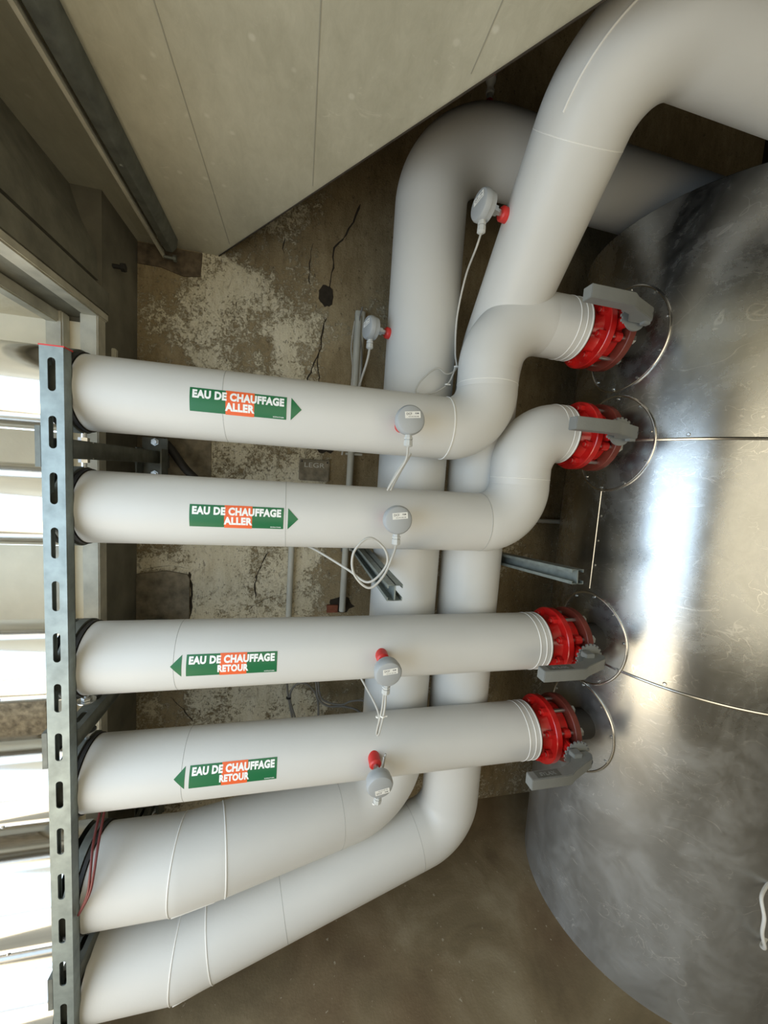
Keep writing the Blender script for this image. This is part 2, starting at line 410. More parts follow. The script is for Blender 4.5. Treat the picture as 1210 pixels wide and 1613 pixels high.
def blob(cx, cz, rx, rz, depth, jag=.25, n=18, top=None):
    poly = [(cx+rx*math.cos(2*PI*i/n)*random.uniform(1-jag, 1), cz+rz*math.sin(2*PI*i/n)*random.uniform(1-jag, 1)) for i in range(n)]
    return PR(poly, (0, WY+.002, 0), (1, 0, 0), (0, 0, 1), (0, -1, 0), depth)
obj('hole', blob(.075, .735, .036, .05, .004), 'crack', wall)
obj('hole', blob(.205, -.60, .075, .045, .004, .4), 'crack', wall)
obj('brick', B(.145, .195, WY-.01, WY, -.635, -.60), 'brick', wall)
obj('rough_patch', PR([(-.628, .81), (-.405, .81), (-.41, .725), (-.47, .715), (-.55, .735), (-.628, .735)], (0, WY+.001, 0), (1, 0, 0), (0, 0, 1), (0, -1, 0), .007), 'rough', wall)
obj('exposed_block', PR([(-.628, -.46), (-.52, -.445), (-.44, -.46), (-.43, -.48), (-.43, -.66), (-.628, -.67)], (0, WY+.001, 0), (1, 0, 0), (0, 0, 1), (0, -1, 0), .012), 'patch', wall)
obj('rough_patch', blob(.10, .11, .06, .035, .003, .45), 'crack', wall)
obj('exposed_block', PR([(-.628, .17), (-.36, .15), (-.355, -.1), (-.628, -.1)], (0, WY+.001, 0), (1, 0, 0), (0, 0, 1), (0, -1, 0), .006), 'patch', wall)

# small left-over fixings on the left pier
t = thing('anchor_bolt', 'dark rusty anchor bolt sticking out of the grey pier under the ceiling', 'bolt', (-.63, 1.47, .63))
obj('shank', T([(-.632, 1.47, .63), (-.60, 1.47, .63)], .007, 10), 'black', t)
obj('head', L([(0, .014), (.012, .014)], (-.605, 1.47, .63), (1, 0, 0), 6), 'black', t)
tag(obj('cable_clip', B(-.632, -.617, 1.455, 1.475, .33, .365, bev=.003), 'frame'), 'small off-white clip on the grey pier beside the opening', 'clip')

# ceiling lines and hanging channel
cs = bpy.data.objects['ceiling']
for x, w in ((.0, .0012), (-.29, .0012), (.30, .001)):
    obj('sheet_seam', B(x-w, x+w, -.5, WY-.1 if x < -.1 else (.78 if x > .2 else 1.18), CZ-.0008, CZ+.001), 'ceilseam', cs)
obj('folded_edge', T([(-.345, WY-.003, CZ-.002), (.459, .614, CZ-.002), (1.3, -.47, CZ-.002)], .002, 8), 'crack', cs)
t = thing('ceiling_channel', 'grey metal channel with bright lip running along the ceiling towards the wall', 'channel', (-.5, 1.6, .77))
t.rotation_euler = (0, 0, .022)
obj('channel_body', PR([(-.475, CZ), (-.478, .785), (-.492, .768), (-.515, .768), (-.520, .775), (-.520, CZ)], (0, -1.2, 0), (1, 0, 0), (0, 0, 1), (0, 1, 0), 2.80), 'galvd', t)
obj('lip', PR([(-.523, .757), (-.533, .757), (-.543, .785), (-.530, .785)], (0, -1.2, 0), (1, 0, 0), (0, 0, 1), (0, 1, 0), 2.83), 'frame', t)
obj('flange_strip', B(-.60, -.545, -1.2, 1.6, CZ-.006, CZ-.001), 'ceil', t)
obj('bolt', L([(-.02, .006), (.012, .006), (.012, .012), (.022, .012)], (-.505, 1.615, .755), (1, 0, 0), 8), 'galvd', t)
for yy in (.35, .75, 1.2): obj('rivet', L([(0, .006), (.003, .004)], (-.503, yy, .768), (0, 0, -1), 10), 'galvd', t)

# ------------------------------------------------------------------ pipes
def fillet(pts, radii):
    """list of (kind, points): straight runs and elbows"""
    P = [Vector(p) for p in pts]; out = []; cur = P[0]
    for i in range(1, len(P)-1):
        a = (P[i-1]-P[i]).normalized(); b = (P[i+1]-P[i]).normalized(); th = a.angle(b); R = radii[i-1]
        d = R/math.tan(th/2); s = P[i]+a*d; e = P[i]+b*d
        c = P[i]+(a+b).normalized()*(R/math.sin(th/2))
        out.append(('straight', [cur, s])); n = max(5, int(math.degrees(PI-th)/3.5)); arc = []
        va = s-c; vb = e-c; om = va.angle(vb)
        for k in range(n+1):
            f = k/n; arc.append(c + (va*math.sin((1-f)*om)+vb*math.sin(f*om))/math.sin(om))
        out.append(('elbow', arc)); cur = e
    out.append(('straight', [cur, P[-1]])); return out
def ring(bm, c, t, r, w, h):
    """thin raised band round a pipe"""
    c = Vector(c); t = Vector(t).normalized(); lathe(bm, [(-w, r), (-w*.5, r+h), (w*.5, r+h), (w, r)], c, t, 64)
def RG(c, t, r, w=.0012, h=.0006): b = bmesh.new(); ring(b, c, t, r, w, h); return b
SEG = 72
def make_pipe(label, group, pts, radii, r, x_out=-2.6, r_out=None, cat='pipe', fat=0.0):
    t = thing('insulated_pipe', label, cat, pts[0], group)
    segs = fillet(pts, radii)
    for i, (kind, p) in enumerate(segs):
        if kind == 'straight':
            if (p[-1]-p[0]).length > 1e-4: obj('straight_section', T(p, r, SEG, caps=False), 'white', t, sharp=60)
        else:
            n = len(p)-1
            obj('elbow', T(p, [r*(1+fat*math.sin(PI*k/n)**.6) if 0 < k < n else r for k in range(n+1)], SEG, False,
                           segs[i-1][1][1]-segs[i-1][1][0], segs[i+1][1][1]-segs[i+1][1][0]), 'white', t, sharp=60)
    s = Vector(pts[0]); e = Vector(pts[-1]); ro = r_out or r*1.09
    obj('end_disc', L([(0, r), (.0, r*.55), (.002, r*.55), (.002, r)], s, (-1, 0, 0), SEG), 'white', t)
    obj('rubber_collar', L([(.002, r*.99), (.002, r*1.035), (.012, r*1.035), (.012, r*.99)], s, (-1, 0, 0), SEG), 'black', t)
    c = obj('aluminium_cladding', L([(.05, .001), (.05, ro), (abs(x_out-s.x), ro)], s, (-1, 0, 0), SEG), 'alu', t); c['label'] = 'bright aluminium cladding outdoors'
    obj('cladding_seam', B(x_out, s.x-.05, s.y-.006, s.y+.0, s.z-ro-.002, s.z-ro+.002), 'bright', t)
    obj('cladding_screw', L([(0, .005), (.003, .003)], (s.x-.16, s.y-ro*math.cos(.62), s.z-ro*math.sin(.62)), (0, -.8, -.6), 8), 'zinc', t)
    return t
PX0 = -.515; R1 = .0925; YP = 1.09; EX = .835
def end_bands(t, x, z, r=R1):
    for dx in (0, -.018, -.040): obj('end_band', RG((x+dx-.004, YP, z), (1, 0, 0), r, .0022, .0014), 'bead', t)
    obj('end_disc', L([(0, r), (0, r*.5), (.002, r*.5), (.002, r)], (x, YP, z), (1, 0, 0), SEG), 'white', t)
Z1, Z1b, Z2, Z2b, Z3, Z4 = .157, .507, -.126, .175, -.53, -.860
p1 = make_pipe('topmost straight white insulated pipe, marked supply, rising in an S-bend to the highest valve', None,
               [(PX0, YP, Z1), (.553, YP, Z1), (.553, YP, Z1b), (EX, YP, Z1b)], [.128, .165], R1, fat=.035)
p2 = make_pipe('second white insulated pipe from the top, marked supply, with an S-bend to the second valve', None,
               [(PX0, YP, Z2), (.697, YP, Z2), (.697, YP, Z2b), (EX, YP, Z2b)], [.128, .118], R1, fat=.035)
p3 = make_pipe('straight white insulated pipe marked return, directly below the rail ends', None,
               [(PX0, YP, Z3), (EX-.012, YP, Z3)], [], R1)
p4 = make_pipe('lowest straight white insulated pipe marked return, leading to the lowest valve', None,
               [(PX0, YP, Z4), (EX-.012, YP, Z4)], [], R1)
end_bands(p1, EX, Z1b); end_bands(p2, EX, Z2b); end_bands(p3, EX-.012, Z3); end_bands(p4, EX-.012, Z4)
for t, xs, z in ((p1, -.195, Z1), (p2, -.034, Z2), (p3, -.297, Z3), (p4, -.275, Z4)):
    obj('jacket_seam', RG((xs, YP, z), (1, .02, .03), R1, .0009, .0004), 'seam', t)
obj('jacket_lip', RG((.420, YP, Z1), (1, 0, 0), R1, .002, .002), 'bead', p1)
obj('jacket_lip', RG((.566, YP, Z2), (1, 0, 0), R1, .0012, .0008), 'seam', p2)
obj('jacket_lip', RG((.697, YP, .022), (0, 0, 1), R1, .0012, .001), 'bead', p2)
obj('jacket_lip', RG((.553, YP, .30), (0, 0, 1), R1, .0010, .0007), 'bead', p1)
obj('jacket_lip', RG((.70, YP, Z1b), (1, 0, 0), R1, .0010, .0006), 'bead', p1)
r5 = .12
p5 = make_pipe('thick white insulated pipe climbing the wall, left of the two vertical runs', None,
               [(PX0, 1.12, -1.205), (-.30, 1.12, -1.205), (-.19, 1.138, -1.20), (.39, 1.28, -1.20), (.39, 1.29, 1.13), (2.29, 1.30, 1.12)], [.06, .06, .17, .22], r5)
r6 = .108
p6 = make_pipe('lowest white insulated pipe, rising right of its twin then leaning out towards the viewer overhead', None,
               [(PX0, 1.10, -1.485), (-.294, 1.10, -1.485), (-.215, 1.113, -1.472), (.63, 1.247, -1.335), (.63, 1.247, .427), (.591, .697, .955), (2.29, .697, .955)], [.06, .06, .135, .2, .17], r6)
def dirv(a, b): return (Vector(b)-Vector(a)).normalized()
for c, d, t, r in (((-.305, 1.12, -1.205), (1, 0, 0), p5, r5), ((-.185, 1.139, -1.20), dirv((-.19, 1.138, 0), (.39, 1.28, 0)), p5, r5),
                   ((-.296, 1.10, -1.485), (1, 0, 0), p6, r6), ((-.21, 1.114, -1.471), dirv((-.215, 1.113, -1.472), (.63, 1.247, -1.335)), p6, r6)):
    obj('jacket_lip', RG(c, d, r, .0022, .0018), 'bead', t)
for f, t, r, a, b in ((.62, p5, r5, (-.19, 1.138, -1.2), (.39, 1.28, -1.2)), (.26, p6, r6, (-.215, 1.113, -1.472), (.63, 1.247, -1.335)),
                      (.82, p6, r6, (-.215, 1.113, -1.472), (.63, 1.247, -1.335))):
    c = Vector(a).lerp(Vector(b), f); obj('jacket_seam', RG(c, dirv(a, b), r, .0009, .0005), 'seam', t)
d6 = dirv((.63, 1.247, .427), (.591, .697, .955))
obj('jacket_lip', RG(Vector((.591, .697, .955))-d6*.20, d6, r6, .0012, .0007), 'bead', p6)
_arc = fillet([(.63, 1.247, .427), (.591, .697, .955), (2.29, .697, .955)], [.17])[1][1]
_mid = _arc[len(_arc)//2]; _cen = (_arc[0]+_arc[-1])/2; _out = []
for _p in _arc[1:-1]:
    o_ = (_p-_cen); k_ = _arc.index(_p); tg = (_arc[k_+1]-_arc[k_-1]).normalized(); o_ = (o_-tg*o_.dot(tg)).normalized()
    v_ = -_p; v_ = (v_-tg*v_.dot(tg)); v_ = (v_-o_*v_.dot(o_)).normalized()
    _out.append(_p+(o_*math.cos(.62)+v_*math.sin(.62))*(r6+.0005))
obj('lap_bead', T(_out, .0022, 8), 'bead', p6)
def lap(t, a, b, r, ang):
    """longitudinal overlap bead on the short mitred piece"""
    bm = bmesh.new(); a = Vector(a); b = Vector(b); n = 6; P = []
    for i in range(n+1):
        c = a.lerp(b, i/n); P.append(c+Vector((0, -math.cos(ang), math.sin(ang)))*(r+.0005))
    obj('lap_bead', T(P, .0022, 8), 'bead', t)
lap(p5, (-.30, 1.12, -1.205), (-.19, 1.138, -1.20), r5, -.62); lap(p6, (-.29, 1.10, -1.485), (-.215, 1.113, -1.472), r6, -.60)

# ------------------------------------------------------------------ pipe stickers
def sticker(label, xc, adeg, zc, line2, arrow_right):
    a0 = math.radians(adeg); h = .0565; w = .226
    t = thing('pipe_marker', label, 'sticker', (xc, YP-R1*math.cos(a0), zc+R1*math.sin(a0)), 'green and orange pipe stickers')
    def flat(x0, x1, y0, y1, z): b = bmesh.new(); b.faces.new([b.verts.new(p) for p in ((x0, y0, z), (x1, y0, z), (x1, y1, z), (x0, y1, z))]); return b
    def put(n, b, m): obj(n, wrap_pipe(b, xc, a0, YP, zc, R1), m, t, sharp=80)
    put('green_panel', flat(-w/2, -w/2+.081, -h/2, h/2, .0006), 'green'); put('green_panel', flat(-w/2+.148, w/2, -h/2, h/2, .0006), 'green')
    put('orange_panel', flat(-w/2+.081, -w/2+.148, -h/2-.0012, h/2+.0006, .0007), 'orange')
    b = text_bm('EAU DE CHAUFFAGE', w*.945, .0205, .055)
    for v in b.verts: v.co.y += .0135; v.co.z = .0011
    put('lettering', b, 'white2')
    b = text_bm(line2, .069 if line2 == 'ALLER' else .077, .0200, .055)
    for v in b.verts: v.co.y -= .0105; v.co.x += .0015; v.co.z = .0011
    put('lettering', b, 'white2')
    b = text_bm('SOFRATHER', .027, .0028, .02)
    for v in b.verts: v.co.y -= .0235; v.co.x += w/2-.019; v.co.z = .0011
    put('lettering', b, 'white2')
    s = 1 if arrow_right else -1; b = bmesh.new(); x = s*(w/2+.011)
    b.faces.new([b.verts.new(p) for p in ((x, -h/2, .0006), (x+s*.0265, 0, .0006), (x, h/2, .0006))])
    put('arrow', b, 'green')
sticker('green sticker with right arrow on the topmost straight pipe', -.1535, -1.3, Z1, 'ALLER', True)
sticker('green sticker with right arrow on the second straight pipe', -.150, -1.0, Z2, 'ALLER', True)
sticker('green sticker with left arrow on the third straight pipe', -.152, 6.4, Z3, 'RETOUR', False)
sticker('green sticker with left arrow on the fourth straight pipe', -.141, 15.6, Z4, 'RETOUR', False)

# ------------------------------------------------------------------ tank
TC = (1.536, 1.160); TR = .480; TOP = .90
tank = thing('storage_tank', 'large cylindrical hot water tank clad in scuffed aluminium', 'tank', (*TC, FZ))
def tpt(ang, z, dr=0.0):
    """point on the shell; ang measured from the -X side towards the viewer"""
    return Vector((TC[0]-(TR+dr)*math.cos(ang), TC[1]-(TR+dr)*math.sin(ang), z))
obj('shell', L([(0, TR), (.001, TR), (TOP-FZ, TR)], (*TC, FZ), (0, 0, 1), 160), 'tank', tank)
obj('lid', L([(.021, TR), (.024, TR-.006), (.05, TR*.6), (.06, .001)], (*TC, TOP-.02), (0, 0, 1), 160), 'tank', tank)
def hoop(z):
    bm = bmesh.new(); pts = [tpt(2*PI*k/160, z, .001) for k in range(160)]; pts.append(pts[0])
    sweep(bm, pts, .0045, 8, caps=False); return bm
obj('seam_bead', hoop(.172), 'bright', tank); obj('seam_bead', hoop(-.603), 'bright', tank)
for a0_, z0_, z1_ in ((.06, -.36, .172), (1.25, .172, .9)):
    obj('vertical_seam', T([tpt(a0_, z0_, .0), tpt(a0_, z1_, .0)], .0022, 6), 'bright', tank)
for z_ in (.0, -.09, -.18, -.27): obj('screw', L([(0, .005), (.003, .003)], tpt(.085, z_), (-1, 0, 0), 8), 'zinc', tank)
for a_, z_ in ((.56, .185), (.62, -.59)): obj('screw', L([(0, .006), (.004, .004)], tpt(a_, z_), tpt(a_, z_)-Vector((*TC, z_)), 8), 'zinc', tank)
def rosette(zc, az=.165, ay=.142, yc=1.118):
    def P(f, k, dr):
        th = 2*PI*k; y = yc-ay*f*math.cos(th); z = zc+az*f*math.sin(th)
        dx = math.sqrt(max((TR+dr)**2-(y-TC[1])**2, 0)); return Vector((TC[0]-dx, y, z))
    bm = bmesh.new(); n = 96; rs = [[bm.verts.new(P(f, k/n, .003)) for k in range(n)] for f in (1, .8, .6, .45)]
    for a, b in zip(rs, rs[1:]):
        for k in range(n): bm.faces.new((a[k], a[(k+1) % n], b[(k+1) % n], b[k]))
    bmesh.ops.recalc_face_normals(bm, faces=bm.faces)
    ro = obj('rosette', bm, 'tank', tank)
    bm = bmesh.new(); sweep(bm, [P(1, k/n, .003) for k in range(n+1)], .0042, 8, caps=False); obj('rim_bead', bm, 'bright', ro)
    for k in range(10):
        q = P(.94, (k+.35)/10, .004); obj('screw', L([(0, .0045), (.004, .003)], q, (-1, -.25, 0), 8), 'zinc', ro)
for z_, az_ in ((Z1b+.008, .170), (Z2b-.010, .163), (Z3-.010, .165), (Z4-.015, .165)): rosette(z_, az_)
for z_ in (Z1b, Z2b, Z3, Z4):
    obj('nozzle', L([(0, .052), (.14, .052)], (.955, YP, z_), (1, 0, 0), 32), 'black', tank)  # black colour stands in for the shade between flange and tank

# ------------------------------------------------------------------ butterfly valves
def hexp(r): return [(r*math.cos(PI/3*i), r*math.sin(PI/3*i)) for i in range(6)]
def make_valve(loc, label):
    t = thing('butterfly_valve', label, 'valve', loc, 'lever valves between the pipes and the tank')
    O = lambda n, b, m, p=t: obj(n, b, m, p, local=True)
    FR = .110
    O('near_flange', L([(-.055, .07), (-.03, .072), (-.012, .085), (-.011, FR-.002), (-.009, FR), (.009, FR), (.011, FR-.002), (.011, .06)], (0, 0, 0), (1, 0, 0), 64), 'red')
    O('valve_body', L([(.012, .075), (.018, .083), (.056, .083), (.062, .075)], (0, 0, 0), (1, 0, 0), 48), 'red')
    f2 = O('far_flange', L([(.063, .06), (.063, FR-.002), (.065, FR), (.084, FR), (.086, FR-.002), (.086, .07), (.105, .056)], (0, 0, 0), (1, 0, 0), 64), 'rust')
    f2['label'] = 'brown primed flange on the tank side'
    for k in range(8):
        th = PI/8+k*PI/4; y = -math.cos(th)*.090; z = math.sin(th)*.090
        O('stud', T([(-.035, y, z), (.105, y, z)], .0065, 10), 'zinc')
        bm = bmesh.new(); lathe(bm, [(-.028, .0135), (-.0115, .0135)], (0, y, z), (1, 0, 0), 6); lathe(bm, [(-.036, .0062), (-.028, .0068)], (0, y, z), (1, 0, 0), 12)
        bmesh.ops.recalc_face_normals(bm, faces=bm.faces); O('nut', bm, 'red')
        O('nut', L([(.087, .0135), (.100, .0135)], (0, y, z), (1, 0, 0), 6), 'zinc')
    bm = bmesh.new(); lathe(bm, [(.06, .020), (.085, .017), (.12, .015), (.128, .022), (.136, .022)], (.033, 0, 0), (0, -1, 0), 20)
    for dx, dz in ((0, .017), (0, -.017), (.014, 0), (-.014, 0)):
        box(bm, .033+dx-.003, .033+dx+.003, -.134, -.06, dz-.003, dz+.003)
    bmesh.ops.recalc_face_normals(bm, faces=bm.faces); O('neck', bm, 'red')
    for s in (-1, 1):                                       # lugs that hold the studs
        for q in (-1, 1): O('lug', L([(-.011, .015), (.011, .015)], (.037, q*.083, s*.0345), (1, 0, 0), 14), 'red')
    # notched index plate facing the viewer
    poly = []
    N = 40
    for i in range(N):
        a = 2*PI*i/N; tooth = (i < 22) and (i % 2 == 0)
        rr = .047 if tooth else (.042 if i < 22 else .037)
        for da in (-.5, .45): a2 = a+da*2*PI/N; poly.append((.040+rr*math.cos(a2+.3), rr*math.sin(a2+.3)))
    O('notched_plate', PR(poly, (0, -.136, 0), (1, 0, 0), (0, 0, 1), (0, -1, 0), .005), 'grey')
    # lever: hub, inclined arm, grip
    bm = bmesh.new()
    prism(bm, [(.066, -.146), (.076, -.160), (.064, -.178), (-.026, -.214), (-.050, -.228), (-.186, -.228), (-.186, -.196), (-.066, -.196), (-.020, -.180), (.012, -.146)],
          (0, 0, -.017), (1, 0, 0), (0, 1, 0), (0, 0, 1), .034)
    lathe(bm, [(.141, .014), (.150, .014), (.153, .011)], (.040, 0, .002), (0, -1, 0), 24)
    box(bm, .0, .030, -.172, -.146, .013, .030); box(bm, .048, .070, -.168, -.150, -.024, -.012)
    bmesh.ops.recalc_face_normals(bm, faces=bm.faces)
    bmesh.ops.bevel(bm, geom=[e for e in bm.edges if e.calc_face_angle(0) > .6], offset=.0016, segments=2, affect='EDGES')
    lv = O('lever', bm, 'grey')
    O('pivot_bolt', L([(.150, .0075), (.160, .0075)], (.040, 0, .002), (0, -1, 0), 6), 'zinc', lv)
    O('end_bolt', L([(0, .007), (.003, .007)], (.064, -.174, 0), (.5, -.86, 0), 12), 'black', lv)
    rec = O('grip_recess', B(-.165, -.085, -.224, -.200, .0168, .0176), 'galvd', lv)
    b = text_bm('SYLAX', .052, .011, .02, .02)
    for v in b.verts: v.co = Vector((v.co.x-.125, v.co.y-.212, .0176+(v.co.z+.02)*.02))
    O('raised_lettering', b, 'grey', lv)
    return t
VX = .890
v1 = make_valve((VX, YP, Z1b), 'highest red flanged valve with grey lever, at the end of the topmost S-bend')
dup(v1, (VX, YP, Z2b), 'second red flanged valve from the top, its grey lever seen edge-on')
dup(v1, (VX-.012, YP, Z3), 'third red flanged valve from the top, lever showing its upper face')
dup(v1, (VX-.012, YP, Z4), 'lowest red flanged valve, on the lowest straight return pipe')
for t, z in ((p1, Z1b), (p2, Z2b)):
    obj('bare_pipe_end', L([(0, .06), (.05, .06)], (EX-.01, YP, z), (1, 0, 0), 32), 'red', t)

# ------------------------------------------------------------------ temperature sensors
def make_sensor(loc, label, axis=(0, -1, 0), flip=False, extra_tilt=(0, 0, 0)):
    """loc on the pipe surface, axis out of the pipe; the housing sits at .085 along it"""
    t = thing('temperature_sensor', label, 'sensor', loc, 'round grey sensors on the pipes')
    ax = Vector(axis).normalized()
    obj('red_sleeve', L([(-.012, .018), (.022, .018), (.026, .014)], (0, 0, 0), ax, 24), 'redcap', t, local=True)
    obj('stem', L([(.02, .008), (.040, .008), (.040, .013), (.052, .013), (.052, .009), (.068, .009)], (0, 0, 0), ax, 6), 'zinc', t, local=True)
    h = obj('housing', L([(.062, .030), (.064, .035), (.078, .036), (.079, .0375), (.088, .0375), (.094, .034), (.0965, .028), (.097, .0001)], (0, 0, 0), ax, 40), 'box', t, local=True)
    dn = Vector((0, 0, -1)); dn = (dn-ax*dn.dot(ax)).normalized(); dn = (dn+Vector(extra_tilt)).normalized()
    c = ax*.080+dn*.036
    obj('cable_gland', L([(-.004, .009), (.006, .009), (.006, .011), (.012, .011), (.012, .0085), (.014, .0085), (.014, .011), (.027, .0115), (.030, .008), (.031, .001)], c, dn, 8), 'gland', t, local=True)
    sx = dn.cross(ax); up = -dn                              # sticker on the cap
    if sx.dot(Vector((1, 0, 0))) < 0: sx = -sx
    rot = .12 if not flip else .2
    a = sx*math.cos(rot)+up*math.sin(rot); b_ = up*math.cos(rot)-sx*math.sin(rot)
    cy = .011 if not flip else -.011
    o = ax*.0973+b_*cy+a*.004
    lab = obj('paper_label', PR([(-.0200, -.0082), (.0200, -.0082), (.0200, .0082), (-.0200, .0082)], o, a, b_, ax, .0005), 'label', t, local=True)
    for txt, w, hh, yy, xx in (('DCF', .014, .0055, .0025, -.009), ('RM', .009, .004, .003, .011), ('ECS 00 400 RM', .026, .0022, -.0045, .002)):
        bt = text_bm(txt, w, hh, .01)
        s = -1 if flip else 1
        for v in bt.verts: v.co = o+a*(v.co.x+xx)+b_*(v.co.y+yy*s)+ax*.0008
        obj('handwriting', bt, 'ink', lab, local=True)
    t['_g'] = tuple(c+dn*.03+Vector(loc)); return t
def wire(t, pts, r=.003, mat='cable', name='cable', n=8): return obj(name, T(spline(pts, n), r, 8), mat, t)
def tie(t, p, r=.007, ax=(0, 0, 1)):
    bm = bmesh.new(); lathe(bm, [(-.002, r), (.002, r)], p, ax, 10); box(bm, p[0]-.001, p[0]+.012, p[1]-.004, p[1]-.001, p[2]-.001, p[2]+.002)
    bmesh.ops.recalc_face_normals(bm, faces=bm.faces); obj('cable_tie', bm, 'label', t)

s1 = make_sensor((.263, YP-R1*.99, .140), 'grey round sensor on the topmost straight pipe, short cable doubled back below', (0, -1, .05))
s2 = make_sensor((.249, YP-R1*.99, -.113), 'grey round sensor on the second pipe, its pale cable tied in a loop', (0, -1, .05))
s3 = make_sensor((.252, YP-R1*.99, -.514), 'grey round sensor on the third straight pipe, red sleeve above it', (0, -1, -.08))
s4 = make_sensor((.251, YP-R1*.98, -.836), 'grey round sensor on the fourth straight pipe, label near its lower edge', (0, -1, -.12), flip=True)
s5 = make_sensor((.281, 1.275, .478), 'grey round sensor on the left vertical pipe, seen edge-on beside the conduit', (-.955, -.30, .0))
s6 = make_sensor((.508, .968, .707), 'grey round sensor high on the leaning pipe, seen edge-on with trailing cable', (-.985, -.17, 0))
g = Vector(s1['_g']); wire(s1, [g, g+Vector((-.002, .0, -.03)), g+Vector((-.013, .015, -.06)), g+Vector((-.028, .045, -.10)), g+Vector((-.034, .05, -.115))])
wire(s1, [g+Vector((-.032, .05, -.108)), g+Vector((-.012, .035, -.06)), g+Vector((.014, .03, -.018)), g+Vector((.016, .035, -.022)), g+Vector((.0, .05, -.06)), g+Vector((-.022, .065, -.115))], .0026)
g = Vector(s2['_g'])
wire(s2, [g, g+Vector((-.006, -.005, -.022)), g+Vector((-.030, -.012, -.078)), g+Vector((-.066, -.01, -.110)), g+Vector((-.105, -.0, -.075)), g+Vector((-.108, .0, -.02)), g+Vector((-.072, -.006, .018)),
          g+Vector((-.030, -.008, -.010)), g+Vector((-.022, .0, -.055)), g+Vector((-.060, .03, -.107)), g+Vector((-.112, .08, -.085)), g+Vector((-.20, .2, -.055)), g+Vector((-.27, .30, -.045)), g+Vector((-.262, .32, -.005))], .0032)
g = Vector(s3['_g'])
wire(s3, [g, g+Vector((.001, .0, -.03)), g+Vector((-.001, .005, -.07)), g+Vector((-.007, .015, -.125)), g+Vector((-.012, .02, -.128)), g+Vector((-.008, .02, -.09)), g+Vector((-.014, .025, -.06)), g+Vector((-.035, .07, -.03)), g+Vector((-.06, .16, -.02)), g+Vector((-.10, .28, -.07)), g+Vector((-.12, .38, -.16))], .0030)
wire(s3, [g+Vector((-.004, .004, .0)), g+Vector((-.006, .006, -.05)), g+Vector((-.014, .015, -.12)), g+Vector((-.008, .018, -.126))], .0028)
tie(s3, (g.x-.002, g.y+.006, g.z-.068)); tie(s3, (g.x-.012, g.y+.025, g.z-.082), .005)
g = Vector(s4['_g'])
wire(s4, [g+Vector((0, 0, .008)), g+Vector((-.004, .004, -.008)), g+Vector((-.006, .02, -.022)), g+Vector((.004, .03, -.01)), g+Vector((.018, .045, .035)), g+Vector((.030, .055, .10))], .0030)
wire(s4, [g+Vector((.006, .0, .006)), g+Vector((.002, .012, -.014)), g+Vector((.012, .03, .02)), g+Vector((.024, .05, .095))], .0026)
tie(s4, (g.x-.006, g.y+.01, g.z-.010), .006)
g = Vector(s5['_g'])
wire(s5, [g, g+Vector((-.006, .0, -.04)), g+Vector((-.018, .04, -.10)), g+Vector((-.035, .12, -.20)), g+Vector((-.05, .2, -.34))], .0036)
wire(s5, [g+Vector((-.02, .28, .19)), g+Vector((-.03, .26, .08)), g+Vector((-.026, .2, -.02)), g+Vector((-.03, .2, -.1)), g+Vector((-.04, .22, -.26))], .0026)
g = Vector(s6['_g'])
wire(s6, [g, g+Vector((-.005, .01, -.03)), (.44, 1.06, .585), (.452, 1.13, .50), (.468, 1.16, .41), (.474, 1.155, .36), (.440, 1.145, .335), (.40, 1.135, .345), (.352, 1.140, .30), (.345, 1.145, .265), (.40, 1.14, .272), (.45, 1.15, .31), (.468, 1.15, .36)], .0028, n=10)
wire(s6, [(.352, 1.142, .265), (.32, 1.15, .25), (.29, 1.18, .225), (.26, 1.2, .19), (.22, 1.2, .14)], .0028)
wire(s6, [(.345, 1.148, .262), (.31, 1.158, .24), (.275, 1.19, .205), (.235, 1.22, .14)], .0026)
tie(s6, (.470, 1.148, .362), .007); tie(s6, (.438, 1.135, .30), .006)

# ------------------------------------------------------------------ slotted steel rack
rack = thing('pipe_rack', 'tall slotted galvanised post with arms carrying the pipes at the opening', 'rack', (-.5325, .985, FZ))
def slot_outline(c, hw, hl, n=8):
    pts = []
    for i in range(n+1): a = PI*i/n; pts.append((hw*math.cos(a), c+hl-hw+hw*math.sin(a)))
    for i in range(n+1): a = PI+PI*i/n; pts.append((hw*math.cos(a), c-hl+hw+hw*math.sin(a)))
    return pts
zs = [.172-.1236*k for k in range(15)]
PT = .231; PB = FZ
outer = [(-.0225, PB), (.0225, PB), (.0225, PT), (-.0225, PT)]
face = curve_fill([outer]+[slot_outline(z, .0075, .0355) for z in zs if z-.036 > PB], .0013)
for v in face.verts: v.co = Vector((-.5325+v.co.x, .970+v.co.z, v.co.y))
box(face, -.5550, -.5524, .970, 1.0, PB, PT); box(face, -.5126, -.5100, .970, 1.0, PB, PT)
box(face, -.5550, -.5480, .9975, 1.0, PB, PT); box(face, -.5170, -.5100, .9975, 1.0, PB, PT)
bmesh.ops.recalc_face_normals(face, faces=face.faces)
obj('slotted_post', face, 'galv', rack)
obj('end_cap', B(-.5565, -.5085, .9685, 1.002, PT, PT+.003), 'redcap', rack)
